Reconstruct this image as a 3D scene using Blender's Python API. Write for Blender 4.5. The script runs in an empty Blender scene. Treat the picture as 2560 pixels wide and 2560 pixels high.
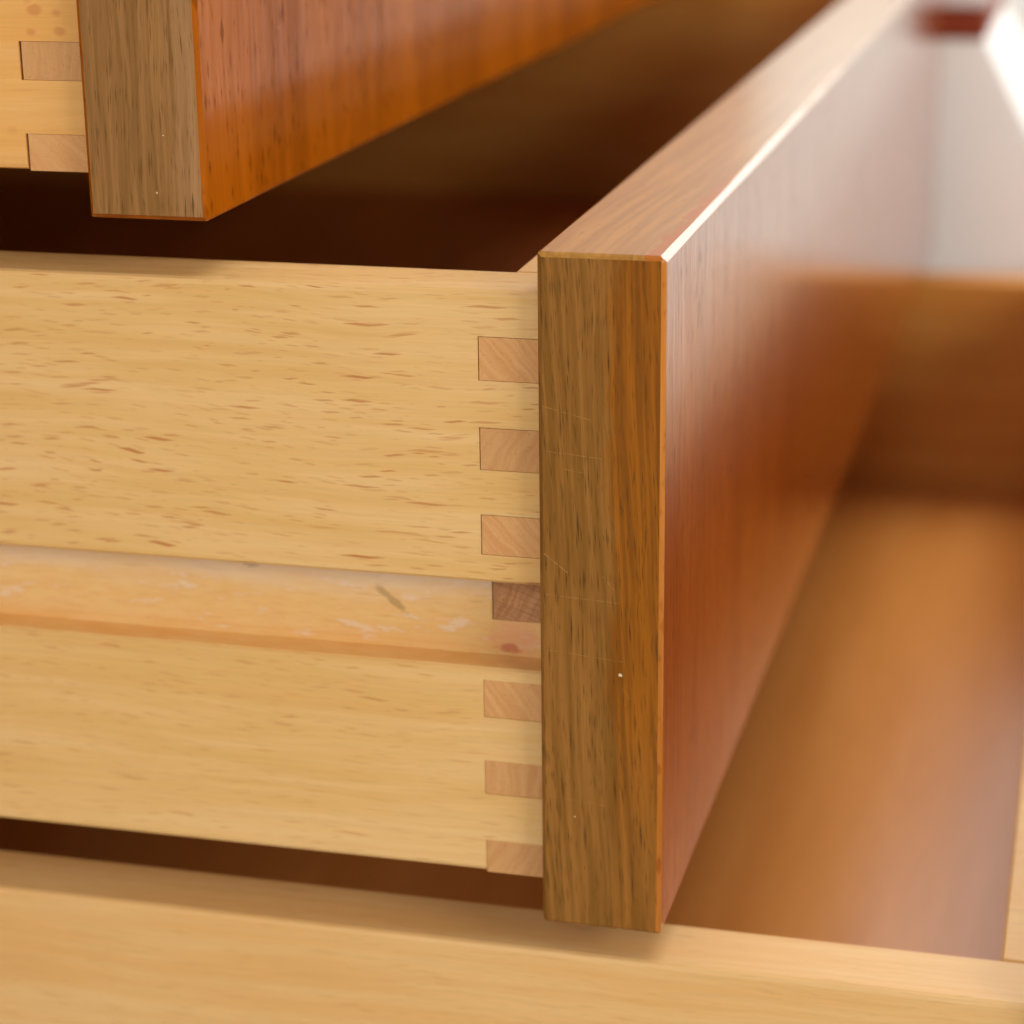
import bpy, bmesh, math, random
from mathutils import Matrix, Vector
random.seed(7)
scene = bpy.context.scene
COL = scene.collection

# ------------------------------------------------------------------ camera
cam_data = bpy.data.cameras.new('camera')
cam = bpy.data.objects.new('camera', cam_data)
COL.objects.link(cam)
right = Vector((0.96837, 0.24921, -0.0124)); up = Vector((-0.0657, 0.30261, 0.95085)); fwd = Vector((-0.24071, 0.91996, -0.30942))
cam.matrix_world = Matrix(((right.x, up.x, -fwd.x, 0.060015), (right.y, up.y, -fwd.y, -0.319469),
                           (right.z, up.z, -fwd.z, 0.176998), (0, 0, 0, 1)))
cam_data.sensor_fit = 'HORIZONTAL'; cam_data.sensor_width = 36.0; cam_data.lens = 79.912
cam_data.clip_start = 0.01; cam_data.clip_end = 50
cam_data.dof.use_dof = True; cam_data.dof.focus_distance = 0.342; cam_data.dof.aperture_fstop = 14.0
cam_data.dof.aperture_blades = 0
scene.camera = cam

# ------------------------------------------------------------------ world, lamps, exposure
world = bpy.data.worlds.new('World'); scene.world = world; world.use_nodes = True
world.node_tree.nodes['Background'].inputs[0].default_value = (1.0, 0.97, 0.93, 1)
world.node_tree.nodes['Background'].inputs[1].default_value = 0.36

def area(name, loc, target, sx, sy, power, col):
    d = bpy.data.lights.new(name, 'AREA'); d.shape = 'RECTANGLE'; d.size = sx; d.size_y = sy
    d.energy = power; d.color = col
    o = bpy.data.objects.new(name, d); COL.objects.link(o)
    o.location = loc
    o.rotation_euler = (Vector(target) - Vector(loc)).to_track_quat('-Z', 'Y').to_euler()
    return o
area('overhead_lamp', (0.22, 1.05, 1.20), (0.05, 0.22, 0.0), 0.8, 0.8, 18, (1.0, 0.97, 0.92))
area('front_lamp', (-0.15, -1.25, 0.62), (0, 0.0, 0.05), 0.8, 0.7, 8.2, (1.0, 0.96, 0.90))
area('window_lamp', (0.36, 1.30, 0.42), (0.3, 0.0, 0.1), 1.06, 0.80, 3.9, (1.0, 0.99, 0.98))
area('side_window_lamp', (1.45, -0.65, 0.60), (0.0, 0.5, 0.0), 0.9, 0.8, 21, (1.0, 0.98, 0.95))
vs = scene.view_settings
scene.display_settings.display_device = 'sRGB'
vs.view_transform = 'Standard'; vs.look = 'None'; vs.gamma = 1.0; vs.exposure = -0.15; vs.use_curve_mapping = False
scene.render.engine = 'CYCLES'
scene.cycles.use_denoising = True
scene.cycles.max_bounces = 5; scene.cycles.diffuse_bounces = 4; scene.cycles.glossy_bounces = 3
scene.cycles.use_adaptive_sampling = True; scene.cycles.adaptive_threshold = 0.025; scene.cycles.adaptive_min_samples = 24
scene.cycles.caustics_reflective = False; scene.cycles.caustics_refractive = False

# ------------------------------------------------------------------ node helpers
def lin(h):
    h = h.lstrip('#'); out = []
    for i in (0, 2, 4):
        c = int(h[i:i+2], 16) / 255.0
        out.append(c / 12.92 if c <= 0.04045 else ((c + 0.055) / 1.055) ** 2.4)
    return (out[0], out[1], out[2], 1.0)

class NT:
    """small builder for shader node trees"""
    def __init__(self, name):
        self.mat = bpy.data.materials.new(name); self.mat.use_nodes = True
        self.t = self.mat.node_tree; self.bsdf = self.t.nodes['Principled BSDF']
    def new(self, typ, **kw):
        n = self.t.nodes.new(typ)
        for k, v in kw.items(): setattr(n, k, v)
        return n
    def put(self, sock, v):
        if hasattr(v, 'is_linked') or isinstance(v, bpy.types.NodeSocket): self.t.links.new(v, sock)
        else: sock.default_value = v
    def m(self, op, a, b=0.0, c=0.0, clamp=False):
        n = self.new('ShaderNodeMath', operation=op, use_clamp=clamp)
        self.put(n.inputs[0], a); self.put(n.inputs[1], b); self.put(n.inputs[2], c)
        return n.outputs[0]
    def v(self, op, a, b=(0, 0, 0), s=None):
        n = self.new('ShaderNodeVectorMath', operation=op)
        self.put(n.inputs[0], a)
        if s is not None: self.put(n.inputs['Scale'], s)
        else: self.put(n.inputs[1], b)
        return n.outputs[0]
    def coord_mm(self):
        c = self.new('ShaderNodeTexCoord').outputs['Object']
        return self.v('SCALE', c, s=1000.0)
    def sep(self, vec):
        n = self.new('ShaderNodeSeparateXYZ'); self.put(n.inputs[0], vec); return n.outputs
    def comb(self, x, y, z):
        n = self.new('ShaderNodeCombineXYZ'); self.put(n.inputs[0], x); self.put(n.inputs[1], y); self.put(n.inputs[2], z); return n.outputs[0]
    def noise(self, vec, scale=(1, 1, 1), detail=2.0, rough=0.5, off=(0, 0, 0)):
        n = self.new('ShaderNodeTexNoise'); n.inputs['Scale'].default_value = 1.0
        n.inputs['Detail'].default_value = detail; n.inputs['Roughness'].default_value = rough
        self.put(n.inputs['Vector'], self.v('ADD', self.v('MULTIPLY', vec, scale), off))
        return n.outputs[0]
    def voro(self, u, w, scale, off=(0, 0), metric='MANHATTAN'):
        n = self.new('ShaderNodeTexVoronoi', voronoi_dimensions='2D', distance=metric); n.inputs['Scale'].default_value = 1.0
        self.put(n.inputs['Vector'], self.comb(self.m('MULTIPLY_ADD', u, scale[0], off[0]), self.m('MULTIPLY_ADD', w, scale[1], off[1]), 0.0))
        s = self.new('ShaderNodeSeparateColor'); self.t.links.new(n.outputs['Color'], s.inputs[0])
        return n.outputs['Distance'], s.outputs[0], s.outputs[1]
    def ramp(self, x, a, b, lo=0.0, hi=1.0):
        n = self.new('ShaderNodeMapRange', interpolation_type='SMOOTHSTEP')
        self.put(n.inputs[0], x); self.put(n.inputs[1], a); self.put(n.inputs[2], b)
        n.inputs[3].default_value = lo; n.inputs[4].default_value = hi
        return n.outputs[0]
    def mix(self, f, a, b):
        n = self.new('ShaderNodeMix', data_type='RGBA')
        self.put(n.inputs['Factor'], f); self.put(n.inputs['A'], a); self.put(n.inputs['B'], b)
        return n.outputs['Result']
    def mul(self, col, f):
        return self.v('SCALE', col, s=f)
    def dashes(self, u, w, scale, rmax, thr, soft=0.07, off=(0, 0), metric='MANHATTAN'):
        """lens shaped pores: at most one per Voronoi cell, of random size and strength"""
        d, r, g = self.voro(u, w, scale, off, metric)
        rad = self.ramp(r, thr, 1.0, 0.0, rmax)
        mask = self.ramp(d, self.m('ADD', rad, soft), rad, 0.0, 1.0)
        on = self.m('GREATER_THAN', r, thr)
        return self.m('MULTIPLY', self.m('MULTIPLY', mask, on), self.m('MULTIPLY_ADD', g, 0.8, 0.2))
    def seg(self, px, pz, a, b, w):
        """soft mask of a thin straight scratch between two points"""
        ax, az = a; bx, bz = b; dx, dz = bx-ax, bz-az; L2 = dx*dx + dz*dz
        t = self.m('DIVIDE', self.m('ADD', self.m('MULTIPLY', self.m('SUBTRACT', px, ax), dx), self.m('MULTIPLY', self.m('SUBTRACT', pz, az), dz)), L2, clamp=True)
        ex = self.m('SUBTRACT', px, self.m('MULTIPLY_ADD', t, dx, ax)); ez = self.m('SUBTRACT', pz, self.m('MULTIPLY_ADD', t, dz, az))
        d = self.m('SQRT', self.m('ADD', self.m('MULTIPLY', ex, ex), self.m('MULTIPLY', ez, ez)))
        return self.ramp(d, w, w * 0.3, 0.0, 1.0)
    def blob(self, px, pz, c, rx, rz, wob, lo=1.15, hi=0.45):
        ex = self.m('DIVIDE', self.m('SUBTRACT', px, c[0]), rx); ez = self.m('DIVIDE', self.m('SUBTRACT', pz, c[1]), rz)
        d = self.m('SQRT', self.m('ADD', self.m('MULTIPLY', ex, ex), self.m('MULTIPLY', ez, ez)))
        d = self.m('ADD', d, self.m('MULTIPLY_ADD', wob, 2.6, -1.3))
        return self.ramp(d, lo, hi, 0.0, 1.0)
    def bump(self, h, strength, dist):
        n = self.new('ShaderNodeBump'); n.inputs['Strength'].default_value = strength; n.inputs['Distance'].default_value = dist
        self.put(n.inputs['Height'], h); self.put(self.bsdf.inputs['Normal'], n.outputs[0])
        return n.outputs[0]
    def done(self, col, rough=0.5, spec=0.5, coat=0.0, coat_rough=0.1):
        self.put(self.bsdf.inputs['Base Color'], col); self.put(self.bsdf.inputs['Roughness'], rough)
        self.bsdf.inputs['Specular IOR Level'].default_value = spec
        self.bsdf.inputs['Coat Weight'].default_value = coat; self.bsdf.inputs['Coat Roughness'].default_value = coat_rough
        return self.mat

# ------------------------------------------------------------------ materials
def beech(name, seed, c1, c2, cf, fleck=1.0, groove=False, redspots=False):
    t = NT(name); P = t.coord_mm()
    s = (seed * 37.1, seed * 11.3, seed * 5.7)
    w = t.noise(P, (.018, .05, .05), 2.0, .5, s)
    Q = t.v('ADD', P, t.comb(0.0, t.m('MULTIPLY_ADD', w, 3.0, -1.5), t.m('MULTIPLY_ADD', w, 5.0, -2.5)))
    broad = t.noise(Q, (.010, .10, .10), 3.0, .55, s)
    fig = t.noise(Q, (.022, .35, .35), 2.0, .5, (seed * 3.0, 4.0, 1.0))
    col = t.mix(t.ramp(t.m('MULTIPLY_ADD', fig, .45, t.m('MULTIPLY', broad, .55)), .36, .64), lin(c1), lin(c2))
    lines = t.noise(Q, (.009, .75, .75), 1.0, .5, (seed, 6.0, 3.0))
    col = t.mix(t.ramp(lines, .48, .64, 0.0, .18), col, lin('cf9650'))
    fine = t.noise(Q, (.07, 3.2, 3.2), 3.0, .6, s)
    col = t.mul(col, t.m('MULTIPLY_ADD', fine, .22, .89))
    x, y, z = t.sep(P)
    dens = t.noise(P, (.02, .05, .05), 1.0, .5, (seed + 9.0, 2.0, 3.0))
    low = t.ramp(z, 25.0, 56.0, .5, 1.0)                 # the board is plainer towards its lower edge
    qx, qy, qz = t.sep(Q); qv = t.m('MULTIPLY_ADD', qy, .83, qz)
    # flecks step sideways from row to row, as the growth rings are cut at a slant
    sw = t.m('MULTIPLY', t.noise(P, (.015, .05, .05), 1.0, .5, (seed, 8.0, 1.0)), 25.0)
    u1 = t.m('ADD', t.m('MULTIPLY_ADD', qv, 3.3, qx), sw); u2 = t.m('ADD', t.m('MULTIPLY_ADD', qv, -2.7, qx), sw); u3 = t.m('MULTIPLY_ADD', qv, 4.4, qx)
    a1 = t.dashes(u1, qv, (1/12.0, 1/1.15), .21, .66, .10, (s[0], s[1]))
    a2 = t.dashes(u2, qv, (1/7.0, 1/.8), .24, .56, .11, (s[1], s[0]))
    a3 = t.dashes(u3, qv, (1/5.5, 1/.55), .25, .50, .14, (s[2], s[0]))
    fl = t.m('MAXIMUM', a1, t.m('MAXIMUM', t.m('MULTIPLY', a2, .8), t.m('MULTIPLY', a3, .5)))
    fl = t.m('MULTIPLY', fl, t.m('MULTIPLY', low, t.ramp(dens, .30, .55, .65 * fleck, fleck)), clamp=True)
    col = t.mix(fl, col, lin(cf))
    if redspots:
        sp = t.dashes(x, z, (1/4.5, 1/3.2), .16, .68, .22, (3.1, 2.2), 'EUCLIDEAN')
        col = t.mix(t.m('MULTIPLY', sp, .5), col, lin('bc6a34'))
    rough = .48
    if groove:
        wob = t.noise(P, (.16, .3, .5), 4.0, .6, (2.0, 7.0, 1.0)); wob2 = t.noise(P, (.45, .45, .9), 5.0, .7, (4.0, 2.0, 1.0))
        wax = t.noise(P, (.035, .2, .30), 3.0, .6, (5.0, 1.0, 8.0))
        deep = t.m('GREATER_THAN', y, 3.35)
        floor_ = t.m('GREATER_THAN', y, 8.6)
        ing = t.m('MULTIPLY', deep, t.m('MULTIPLY', t.m('GREATER_THAN', z, 41.6), t.m('LESS_THAN', z, 57.4)))
        ing = t.m('MULTIPLY', ing, t.m('LESS_THAN', y, 9.6))
        tone = t.mix(t.ramp(wob, .35, .68), lin('e4bc7c'), lin('dda860'))
        col = t.mix(t.m('MULTIPLY', ing, .6), col, tone)
        sunlit_ledge = t.m('MULTIPLY', ing, t.ramp(t.m('MULTIPLY_ADD', wob, 4.0, z), 47.4, 44.4))  # orange of the sunlit lower ledge, mixed into the colour
        col = t.mix(t.m('MULTIPLY', sunlit_ledge, t.ramp(wax, .3, .7, .05, .30)), col, lin('d98c3a'))
        # greyed wax and dust in the upper half of the worn runner groove
        hi = t.ramp(t.m('MULTIPLY_ADD', wax, 9.0, z), 53.0, 61.0)
        col = t.mix(t.m('MULTIPLY', t.m('MULTIPLY', ing, floor_), t.m('MULTIPLY', hi, .75)), col, lin('ddcab0'))
        pale = t.ramp(wob, .54, .70)
        col = t.mix(t.m('MULTIPLY', t.m('MULTIPLY', ing, floor_), t.m('MULTIPLY', pale, .55)), col, lin('e2cdb6'))
        s1 = t.m('MULTIPLY', ing, t.blob(x, z, (-70.0, 55.2), 2.0, 1.3, wob2))
        zs = t.m('MULTIPLY_ADD', t.m('ADD', x, 46.0), .75, z)
        s2 = t.m('MULTIPLY', ing, t.blob(x, zs, (-46.2, 50.2), 3.0, .9, wob2, 1.2, .5))
        col = t.mix(t.m('MULTIPLY', t.m('MAXIMUM', s1, s2), .45), col, lin('7d6232'))
        pk = t.m('MULTIPLY', ing, t.blob(x, z, (-25.6, 45.6), 4.6, 3.4, wob2))
        col = t.mix(t.m('MULTIPLY', pk, .42), col, lin('dd8b70'))
        rd = t.m('MULTIPLY', ing, t.blob(x, z, (-26.6, 43.6), 1.9, .9, wob2))
        col = t.mix(t.m('MULTIPLY', rd, .55), col, lin('b04f38'))
    return t.done(col, rough, .35)

def end_grain(name, seed, c1, c2, cd, streak=.0):
    t = NT(name); P = t.coord_mm(); x, y, z = t.sep(P)
    w = t.noise(P, (.25, .25, .25), 2.0, .5, (seed, 1.0, 2.0))
    rn = t.new('ShaderNodeObjectInfo').outputs['Random']; k = t.m('MULTIPLY_ADD', rn, 1.5, -.45)
    d = t.m('ADD', t.m('MULTIPLY_ADD', x, .83, t.m('MULTIPLY', rn, 60.0)), t.m('MULTIPLY', z, k))
    e = t.m('SUBTRACT', t.m('MULTIPLY', z, .83), t.m('MULTIPLY', x, k))
    rings = t.noise(t.comb(t.m('MULTIPLY_ADD', w, 2.0, d), 0.0, t.m('MULTIPLY', e, .06)), (1.1, 1, 1), 2.0, .5, (seed * 4.0, 0, 0))
    col = t.mix(t.ramp(rings, .35, .66), lin(c1), lin(c2))
    pore = t.dashes(d, e, (2.4, 1.6), .26, .70, .16, (seed, 0))
    col = t.mix(t.m('MULTIPLY', pore, .5 + streak), col, lin(cd))
    if streak:
        st = t.noise(t.comb(t.m('MULTIPLY_ADD', x, .35, z), 0.0, x), (1.9, 1, .12), 2.0, .5, (seed, 3, 0))
        col = t.mix(t.ramp(st, .50, .60, 0, .4), col, lin(cd))
    fine = t.noise(P, (5, 5, 5), 3.0, .7)
    col = t.mul(col, t.m('MULTIPLY', t.m('MULTIPLY_ADD', fine, .30, .85), t.m('MULTIPLY_ADD', rn, .14, .93)))
    return t.done(col, .55, .3)

def walnut_edge(name, seed, ca, cb, cpore, split=None, lean=0.0, scratches=(), specks=(), grey=None):
    """lacquered vertical-grain wood on the ends of the drawer fronts; split = X where a redder strip begins"""
    t = NT(name); P = t.coord_mm(); x, y, z = t.sep(P)
    s = (seed * 13.7, seed * 3.9, seed * 7.7)
    w = t.noise(P, (.09, .09, .025), 2.0, .5, s)
    bend = t.m('MULTIPLY_ADD', w, 3.0, -1.5)
    if lean: bend = t.m('ADD', bend, t.m('MULTIPLY', z, lean))
    Q = t.v('ADD', P, t.comb(bend, 0.0, 0.0))
    st = t.noise(Q, (.85, .85, .022), 3.0, .55, s)
    col = t.mix(t.ramp(st, .34, .68), lin(ca), lin(cb))
    if grey:
        g = t.ramp(t.m('MULTIPLY_ADD', st, 5.0, x), -3.5, .5)
        col = t.mix(t.m('MULTIPLY', g, .8), col, lin(grey))
    if split is not None:
        b = t.m('MULTIPLY_ADD', t.noise(P, (.05, .1, .07), 3.0, .6, s), 8.0, split - 4.0)
        f = t.ramp(t.m('SUBTRACT', t.m('MULTIPLY_ADD', st, 2.0, x), b), -.3, 2.2)
        fade = t.ramp(z, 2.0, 46.0, .25, 1.0)
        red = t.mix(t.ramp(st, .38, .64), lin('7a4400'), lin('965600'))
        col = t.mix(t.m('MULTIPLY', t.m('MULTIPLY', f, fade), .9), col, red)
    fine = t.noise(Q, (4.0, 4.0, .10), 3.0, .6, s)
    col = t.mul(col, t.m('MULTIPLY_ADD', fine, .60, .70))
    qx, qy, qz = t.sep(Q)
    p1 = t.dashes(qx, qz, (1/.60, 1/8.5), .26, .60, .14, (s[0], s[1]))
    p2 = t.dashes(qx, qz, (1/.36, 1/5.0), .30, .38, .18, (s[2], s[0]))
    pr = t.m('MAXIMUM', p1, t.m('MULTIPLY', p2, .8))
    col = t.mix(t.m('MULTIPLY', pr, .80), col, lin(cpore))
    for a, b, wd, al in scratches:
        br = t.ramp(t.noise(P, (1.5, 1, 1.5), 2.0, .6), .35, .6)
        col = t.mix(t.m('MULTIPLY', t.m('MULTIPLY', t.seg(x, z, a, b, wd), br), al), col, lin('c79a58'))
    for c, r in specks:
        wob = t.noise(P, (4, 4, 4), 2.0, .6)
        col = t.mix(t.blob(x, z, c, r, r, wob, 1.2, .8), col, lin('d6c49c'))
    return t.done(col, .5, .18, 0.0, .25)

def walnut_face(name, seed, ca, cb, cpore, coat=1.0, coat_rough=.10, spec=0.0):
    t = NT(name); P = t.coord_mm(); x, y, z = t.sep(P)
    s = (seed * 5.1, seed * 17.3, seed * 9.1)
    w = t.noise(P, (.02, .03, .012), 2.0, .5, s)
    Q = t.v('ADD', P, t.comb(0.0, t.m('MULTIPLY_ADD', w, 8.0, -4.0), 0.0))
    st = t.noise(Q, (.12, .12, .008), 4.0, .55, s)
    col = t.mix(t.ramp(st, .28, .72), lin(ca), lin(cb))
    fine = t.noise(Q, (.9, .75, .045), 4.0, .65, s)
    col = t.mul(col, t.m('MULTIPLY_ADD', fine, .60, .70))
    qx, qy, qz = t.sep(Q)
    p1 = t.dashes(qy, qz, (1/3.0, 1/9.0), .18, .45, .13, (s[0], s[1]))
    p2 = t.dashes(qy, qz, (1/1.7, 1/5.0), .25, .40, .16, (s[2], s[0]))
    pr = t.m('MAXIMUM', t.m('MULTIPLY', p1, .8), t.m('MULTIPLY', p2, .65))
    col = t.mix(t.m('MULTIPLY', pr, .75), col, lin(cpore))
    sp = t.dashes(y, z, (1/5.0, 1/5.0), .03, .90, .02, (1.0, s[0]))
    col = t.mix(t.m('MULTIPLY', sp, .6), col, lin('d8b080'))
    nb = t.new('ShaderNodeBump'); nb.inputs['Strength'].default_value = .03; nb.inputs['Distance'].default_value = .0001
    t.put(nb.inputs['Height'], fine); t.put(t.bsdf.inputs['Coat Normal'], nb.outputs[0])
    t.bsdf.inputs['Coat IOR'].default_value = 1.5
    keep = t.m('MULTIPLY', t.m('MULTIPLY_ADD', pr, -.6, 1.0), t.ramp(fine, .25, .7, .5, 1.0))
    m_ = t.done(col, .17, spec, coat, coat_rough)
    t.put(t.bsdf.inputs['Coat Weight'], t.m('MULTIPLY', keep, coat)); t.put(t.bsdf.inputs['Specular IOR Level'], t.m('MULTIPLY', keep, spec))
    return m_

def walnut_top(name, seed, rough=.30, spec=.35, coat=.6, crough=.20):
    t = NT(name); P = t.coord_mm(); x, y, z = t.sep(P)
    s = (seed * 5.1, seed * 17.3, seed * 9.1)
    w = t.noise(P, (.06, .02, .06), 2.0, .5, s)
    Q = t.v('ADD', P, t.comb(t.m('ADD', t.m('MULTIPLY_ADD', w, 5.0, -2.5), t.m('MULTIPLY', y, -.05)), 0.0, 0.0))
    st = t.noise(Q, (.6, .02, .6), 4.0, .55, s)
    col = t.mix(t.ramp(st, .34, .66), lin('a47026'), lin('bc8536'))
    fine = t.noise(Q, (3.5, .10, 3.5), 3.0, .6, s)
    col = t.mul(col, t.m('MULTIPLY_ADD', fine, .30, .85))
    qx, qy, qz = t.sep(Q)
    pr = t.dashes(qx, qy, (1/.7, 1/6.0), .26, .66, .14, (s[0], s[1]))
    col = t.mix(t.m('MULTIPLY', pr, .5), col, lin('7a4416'))
    # lacquer rubbed off along the arris near the corner
    wob = t.noise(P, (.35, .12, .35), 4.0, .65, (3.0, 1.0, 6.0))
    band = t.ramp(t.m('MULTIPLY_ADD', wob, 9.0, x), 1.6, 2.0)
    band = t.m('MULTIPLY', band, t.ramp(y, 95.0, 40.0))
    col = t.mix(t.m('MULTIPLY', band, .9), col, lin('b4600a'))
    # oily left margin
    lf = t.ramp(t.m('MULTIPLY_ADD', st, 3.0, x), -15.5, -18.0)
    col = t.mix(t.m('MULTIPLY', lf, .6), col, lin('a87020'))
    return t.done(col, rough, spec, coat, crough)

def panel_wood(name, seed, c1, c2, rough):
    t = NT(name); P = t.coord_mm()
    s = (seed * 5.1, seed * 17.3, seed * 9.1)
    st = t.noise(P, (.05, .006, .05), 4.0, .55, s)
    col = t.mix(t.ramp(st, .34, .66), lin(c1), lin(c2))
    fine = t.noise(P, (1.2, .05, 1.2), 3.0, .6, s)
    col = t.mul(col, t.m('MULTIPLY_ADD', fine, .30, .85))
    return t.done(col, rough, .35, .2, .22)

def plain(name, c, rough, var=.06, scale=.02):
    t = NT(name); P = t.coord_mm()
    n = t.noise(P, (scale, scale, scale), 4.0, .6)
    col = t.mul(t.mix(0.0, lin(c), lin(c)), t.m('MULTIPLY_ADD', n, var * 2, 1 - var))
    return t.done(col, rough, .4)

# ------------------------------------------------------------------ mesh helpers
def obj(name, bm, mats, parent=None, normals=True):
    if normals: bmesh.ops.recalc_face_normals(bm, faces=bm.faces)
    me = bpy.data.meshes.new(name); bm.to_mesh(me); bm.free()
    for m in (mats if isinstance(mats, (list, tuple)) else [mats]): me.materials.append(m)
    o = bpy.data.objects.new(name, me); COL.objects.link(o)
    if parent is not None: o.parent = parent
    return o

def add_box(bm, x0, x1, y0, y1, z0, z1):
    vs_ = [bm.verts.new((x, y, z)) for x in (x0, x1) for y in (y0, y1) for z in (z0, z1)]
    for f in ((0, 1, 3, 2), (4, 6, 7, 5), (0, 4, 5, 1), (2, 3, 7, 6), (0, 2, 6, 4), (1, 5, 7, 3)):
        bm.faces.new([vs_[i] for i in f])

def bev_box(x0, x1, y0, y1, z0, z1, r=.0006, seg=2):
    bm = bmesh.new(); add_box(bm, x0, x1, y0, y1, z0, z1)
    bmesh.ops.recalc_face_normals(bm, faces=bm.faces)
    bmesh.ops.bevel(bm, geom=list(bm.edges), offset=r, segments=seg, profile=.5, affect='EDGES')
    return bm

def loft(bm, rings, closed_caps=True):
    R = [[bm.verts.new(p) for p in ring] for ring in rings]
    n = len(R[0])
    for a, b in zip(R[:-1], R[1:]):
        for i in range(n):
            j = (i + 1) % n
            bm.faces.new((a[i], a[j], b[j], b[i]))
    if closed_caps:
        bm.faces.new(R[0]); bm.faces.new(list(reversed(R[-1])))

# ------------------------------------------------------------------ setting
def tag(o, label, cat, group=None):
    o['label'] = label; o['category'] = cat
    if group: o['group'] = group
    return o

FLOOR_Z = -.260
bm = bmesh.new(); add_box(bm, -3, 4, -3, 1.35, FLOOR_Z - .05, FLOOR_Z)
fl = obj('floor', bm, plain('pale_floor', 'd2c8bc', .6)); fl['kind'] = 'structure'
bm = bmesh.new(); add_box(bm, -3, 4, 1.35, 1.45, FLOOR_Z - .05, 2.4)
wl = obj('wall', bm, plain('white_wall', 'f2f0ec', .8, .02)); wl['kind'] = 'structure'

# ------------------------------------------------------------------ drawers
MM = .001
T, H, L = .0194, .110, .552          # drawer front: thickness, height, length
E = .003                             # overhang of the front beyond the box
SIDE_T = .014
Z0, Z1 = .0066, .1032                # box bottom and top
G0, G1, GD = .0423, .0567, .006      # runner groove
FX0, FX1 = -.0294, -.0195            # box front (its thickness is what the joint fingers show)
DEPTH = -.400
FING = [(96.1, 89.2), (81.8, 75.0), (67.8, 61.2), (54.8, 48.2), (40.2, 33.8), (26.3, 20.4), (12.2, 6.4)]

def front_mesh(seed):
    rnd = random.Random(seed)
    ys = [0.0, .0003, .0007] + [i * .004 for i in range(1, 137)] + [L - .0007, L]
    bm = bmesh.new(); rings = []
    for y in ys:
        inset = .0007 if y in (0.0, L) else (.00025 if y == .0003 else 0.0)
        c = .00085 + .00006 * math.sin(y * 70 + seed) + .00004 * math.sin(y * 190) + rnd.uniform(-.000006, .000006)      # planed arris, a little uneven by hand sanding
        s = .00045 + .00004 * math.sin(y * 110 + 2 * seed)
        w = lambda: rnd.uniform(-.000006, .000006)
        b = s * 1.9
        pts = [(-T, b), (-T + b * .3, b * .3), (-T + b, 0), (-s, 0), (-s * .3, s * .3), (0, s),
               (0, H - c), (-c * .5, H - c * .46), (-c, H), (-T + s, H), (-T + s * .3, H - s * .3), (-T, H - s)]
        ring = []
        for (x, z) in pts:
            x = min(max(x, -T + inset), -inset) if inset else x
            z = min(max(z, inset), H - inset) if inset else z
            ring.append((x + w(), y, z + w()))
        rings.append(ring)
    loft(bm, rings)
    bmesh.ops.recalc_face_normals(bm, faces=bm.faces)
    for f in bm.faces:
        n = f.normal
        f.material_index = 0
        if n.y < -.88 or n.y > .9: f.material_index = 1
        elif n.y < -.3: f.material_index = 3 if n.x > .2 and n.z < .5 else (2 if n.z > .2 else 1)
        elif n.z > .85: f.material_index = 2
        elif n.z > .5 and n.x > .5: f.material_index = 4
        f.smooth = False
    return bm

# the side board: outline of its outer and inner face from bottom to top
def side_profile():
    r = .0009
    outer = [(E + r, Z0), (E + r * .3, Z0 + r * .3), (E, Z0 + r), (E, G0 - .0004), (E + .0005, G0), (E + GD - .0008, G0 + .0003), (E + GD, G0 + .0010),
             (E + GD, G1 - .0010), (E + GD - .0008, G1 - .0002), (E + .0005, G1), (E, G1 + .0005), (E, Z1 - r), (E + r * .3, Z1 - r * .3), (E + r, Z1)]
    inner = [(E + SIDE_T, Z0), (E + SIDE_T, Z1 - .0006), (E + SIDE_T - .0006, Z1)]
    return outer, inner

def clip(pts, a, b):
    out = []
    def at(z):
        for (y0, z0), (y1, z1) in zip(pts[:-1], pts[1:]):
            if z0 <= z <= z1 and z1 > z0: return y0 + (y1 - y0) * (z - z0) / (z1 - z0)
        return pts[-1][0] if z > pts[-1][1] else pts[0][0]
    out.append((at(a), a))
    out += [p for p in pts if a + 1e-6 < p[1] < b - 1e-6]
    out.append((at(b), b))
    return out

def side_mesh(mirror=False, fx0=FX0):
    outer, inner = side_profile()
    f = (lambda y: L - y) if mirror else (lambda y: y)
    bm = bmesh.new()
    poly = outer + list(reversed(inner))
    xs = [fx0, -.06, -.12, -.2, -.3, DEPTH]
    loft(bm, [[(x, f(y), z) for y, z in poly] for x in xs])
    # tails left standing between the fingers of the box front
    edges = [Z1] + [v * MM for p in FING for v in p]
    for k in range(0, len(edges) - 1, 2):
        top, bot = edges[k], edges[k + 1]
        if top - bot < .0005: continue
        pl = clip(outer, bot, top) + list(reversed(clip(inner, bot, top)))
        loft(bm, [[(x, f(y), z) for y, z in pl] for x in (fx0, FX1)])
    return bm

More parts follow.
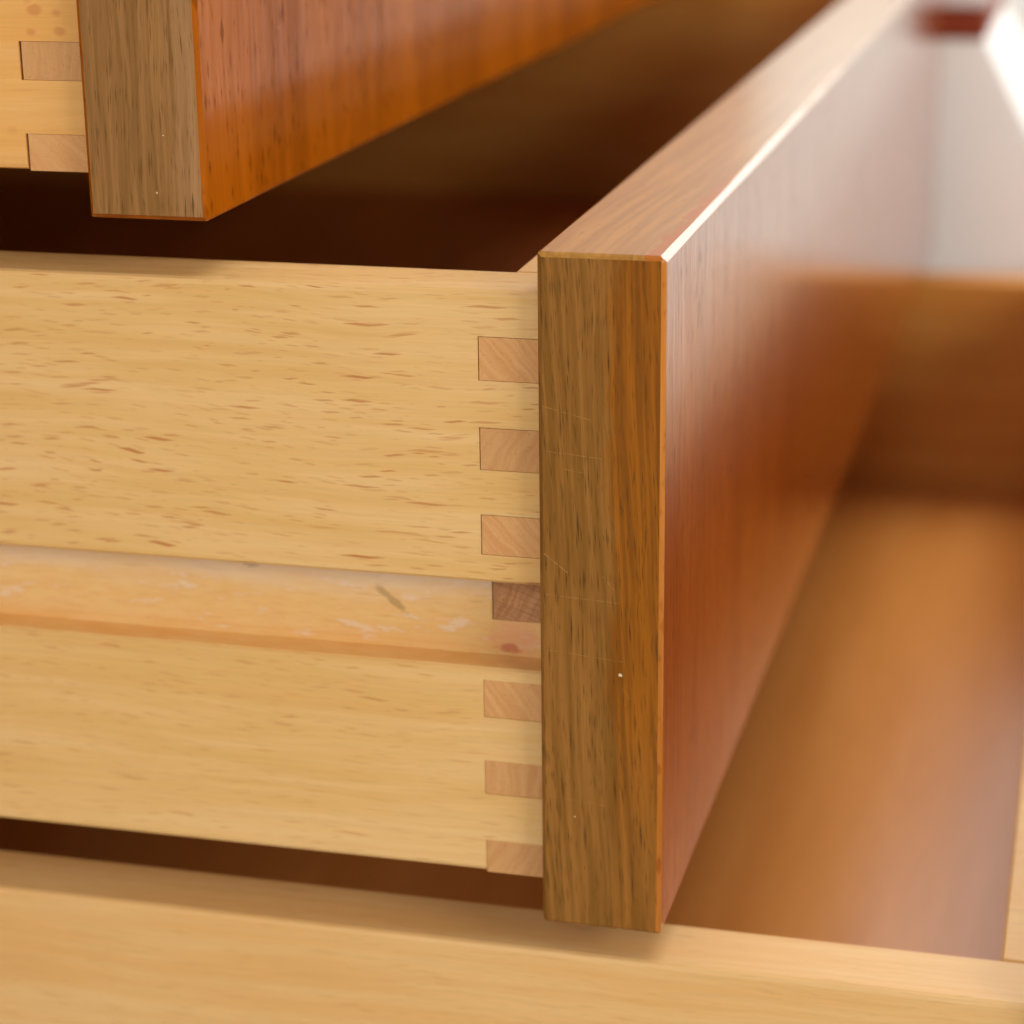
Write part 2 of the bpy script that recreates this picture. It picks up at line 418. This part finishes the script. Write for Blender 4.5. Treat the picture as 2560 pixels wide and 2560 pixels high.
def drawer(label, loc, seed, m):
    fx0 = -.0306 if seed == 2 else FX0
    root = bpy.data.objects.new('drawer', None); COL.objects.link(root); root.location = loc
    tag(root, label, 'drawer', 'pulled-out drawers of one chest')
    root.empty_display_size = .02
    obj('front', front_mesh(seed), [m['face'], m['end'], m['top'], arris, polished], root)
    obj('side', side_mesh(False, fx0), m['side'], root)
    obj('side', side_mesh(True, fx0), m['inside'], root)
    bf = obj('box_front', bev_box(-.0271, FX1, E + SIDE_T, L - E - SIDE_T, Z0, Z1, .0004, 1), [m['inside'], edge_beech], root)
    for f in bf.data.polygons:                       # planed bare top edge, more orange inside face
        if f.normal.z > .5: f.material_index = 1
    for far in (False, True):
        for k, (a, b) in enumerate(FING):
            y0 = E + .00012 + (GD if k == 3 else 0); y1 = E + SIDE_T - .0001
            if far: y0, y1 = L - y1, L - y0
            gap = .00042 if seed == 2 else (.00014 if k < 4 else .00008)
            bm = bmesh.new(); add_box(bm, fx0 + gap, FX1 - .0001, y0, y1, b * MM + .00005, a * MM - (.00012 if k < 4 else .00006))
            fo = obj('joint_finger', bm, m['finger_dark'] if (k == 3 and not far) else m['finger'], bf)
            if k == 3 and not far and seed == 1: fo['label'] = 'dark worn finger sunk in the runner groove'
    obj('back', bev_box(DEPTH + .002, DEPTH + .014, E + SIDE_T + .0001, L - E - SIDE_T - .0001, Z0 + .004, Z1 - .004, .0004, 1), m['inside'], root)
    bm = bmesh.new(); add_box(bm, DEPTH + .0145, -.0272, E + SIDE_T + .0001, L - E - SIDE_T - .0001, .0165, .0205)
    obj('bottom_panel', bm, m['floor'], root)
    return root

finger = end_grain('beech_end_grain', 2.0, 'd09c64', 'c89058', 'a87040')
finger_dark = end_grain('beech_end_grain_worn', 5.0, 'c49062', 'b07c4c', '8a5a34', .3)
inside = beech('beech_inside', 4.0, 'dc9a48', 'd28a38', 'ac6c30', .5)
edge_beech = beech('beech_box_front', 7.0, 'dcb06a', 'd6a45c', 'b06d2e', .6)
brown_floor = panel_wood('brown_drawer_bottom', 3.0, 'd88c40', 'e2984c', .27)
shaded_floor = panel_wood('shaded_drawer_bottom', 6.0, 'a2501a', 'b45e24', .4)  # shade inside the covered drawers put into a darker, redder floor colour
top_mat = walnut_top('walnut_top_edge', 1.0)
polished = walnut_top('walnut_polished_arris', 2.0, .2, .4, 1.0, .12)
arris = walnut_face('walnut_rubbed_arris', 2.0, 'a4601c', 'b8742c', '7a3a08', .5, .2)

scr = [((-18.6, 63.2), (-15.0, 60.4), .10, .5), ((-18.5, 79.6), (-9.6, 78.9), .07, .35), ((-18.6, 56.6), (-7.0, 56.0), .07, .35),
       ((-18.8, 86.6), (-11.2, 84.8), .07, .3), ((-15.4, 76.9), (-12.0, 76.4), .07, .35),
       ((-9.4, 60.2), (-7.6, 58.0), .09, .45), ((-18.2, 47.4), (-6.0, 46.4), .06, .3), ((-18.4, 22.6), (-9.0, 21.8), .06, .25),
       ((-6.2, 42.0), (-5.0, 40.2), .07, .35)]
mid = dict(face=walnut_face('walnut_front_middle', 1.0, '803604', '9c4a0a', '341000', 1.0, .12, .30),
           end=walnut_edge('walnut_end_middle', 1.0, '7b5118', '946329', '482c06', split=-8.0, lean=.05, scratches=scr,
                           specks=[((-6.6, 44.2), .28), ((-13.9, 19.4), .11)]),
           top=top_mat, side=beech('beech_side_middle', 1.0, 'deb67a', 'd6a964', 'b6743c', 1.0, groove=True),
           inside=inside, finger=finger, finger_dark=finger_dark, floor=shaded_floor)
upp = dict(mid); upp.update(face=walnut_face('walnut_front_upper', 3.0, '8a4506', 'a4560a', '522000', .6, .16),
           end=walnut_edge('walnut_end_upper', 3.0, '80582a', '966a3a', '5a3c14', grey='a0764c', lean=0.0,
                           specks=[((-8.0, 4.2), .15), ((-6.4, 13.0), .11)], scratches=[((-16.6, 30.6), (-14.2, 30.8), .25, .0)]),
           side=beech('beech_side_upper', 6.0, 'e2ac64', 'dca052', 'c07836', .25, groove=True, redspots=True))
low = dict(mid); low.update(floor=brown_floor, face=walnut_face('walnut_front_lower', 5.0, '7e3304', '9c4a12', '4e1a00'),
           side=beech('beech_side_lower', 8.0, 'dcb377', 'd8a868', 'c08a4a', .5, groove=False))

drawer('middle drawer with two-tone brown front end and seven joint fingers beside it', (0, 0, 0), 1, mid)
drawer('upper drawer, its grey-brown front end cut off by the top of the picture', (-.0708, 0, .1126), 2, upp)
drawer('lowest drawer, pulled out furthest, its brown inside open to view', (.0800, 0, -.1100), 3, low)

# ------------------------------------------------------------------ chest that carries the drawers (left of the frame)
chest = bpy.data.objects.new('chest_of_drawers', None); COL.objects.link(chest); chest.location = (-.33, .276, FLOOR_Z)
tag(chest, 'brown wooden chest body that the three drawers slide out of', 'chest')
case_mat = panel_wood('walnut_case', 9.0, '7e3f12', '9a541e', .4)
def part(name, b, mat=case_mat, r=.001):
    o = obj(name, bev_box(*b, r, 2), mat, chest)
    o.matrix_parent_inverse = Matrix.Translation(-Vector(chest.location))
    return o
CX0, CX1 = -.560, -.150
part('side_panel', (CX0, CX1, -.0225, -.0030, -.136, .228))
part('side_panel', (CX0, CX1, L + .0030, L + .0225, -.136, .228))
part('top_panel', (CX0 - .001, CX1 + .006, -.026, L + .026, .2281, .247))
part('base_panel', (CX0, CX1, -.0028, L + .0028, -.136, -.118))
part('back_panel', (CX0 + .001, CX0 + .007, -.0028, L + .0028, -.1178, .2278))
for x in (CX0 + .03, CX1 - .04):
    for y in (.01, L - .04):
        part('leg', (x, x + .03, y, y + .03, FLOOR_Z, -.1362), r=.003)
for zz in (0.0, .1126, -.1100):                  # runners that sit in the side grooves
    for y in (-.0029, L + .0029 - .0115):
        part('runner', (CX0 + .01, CX1 - .002, y, y + .0115, zz + .0432, zz + .0556), inside, .0005)

# ------------------------------------------------------------------ pale stand beyond the drawers
stand = bpy.data.objects.new('stand', None); COL.objects.link(stand); stand.location = (-.05, .64, FLOOR_Z)
tag(stand, 'pale flared stand with dark red-brown board under its top, blurred beyond the drawers', 'stand')
def spart(name, bm, mat):
    o = obj(name, bm, mat, stand); o.matrix_parent_inverse = Matrix.Translation(-Vector(stand.location)); return o
Y0, Y1 = .572, .72
slope = (.0306 - .0154) / (.0788 - .0503)
def flared(z0, z1, x_top, inset=0.0):
    bm = bmesh.new()
    xl = -.20
    a = (x_top + slope * (.0785 - z1)); b = (x_top + slope * (.0785 - z0))
    ring = lambda y: [(xl + .02, y, z1), (a, y, z1), (b, y, z0), (xl, y, z0)]
    loft(bm, [ring(Y0), ring(Y1)])
    bmesh.ops.recalc_face_normals(bm, faces=bm.faces)
    bmesh.ops.bevel(bm, geom=list(bm.edges), offset=.0015, segments=2, profile=.5, affect='EDGES')
    return bm
spart('body', flared(FLOOR_Z, .0785, .0150), plain('white_painted_body', 'f7f6f3', .6, .03))
spart('board', bev_box(-.185, .0148, Y0 - .002, Y1, .0787, .0904, .0006), plain('red_brown_board', '82300c', .7, .12))
spart('top_slab', bev_box(-.186, .0152, Y0 - .003, Y1, .0906, .104, .0015), plain('white_painted_top', 'ddd6d6', .5, .03))
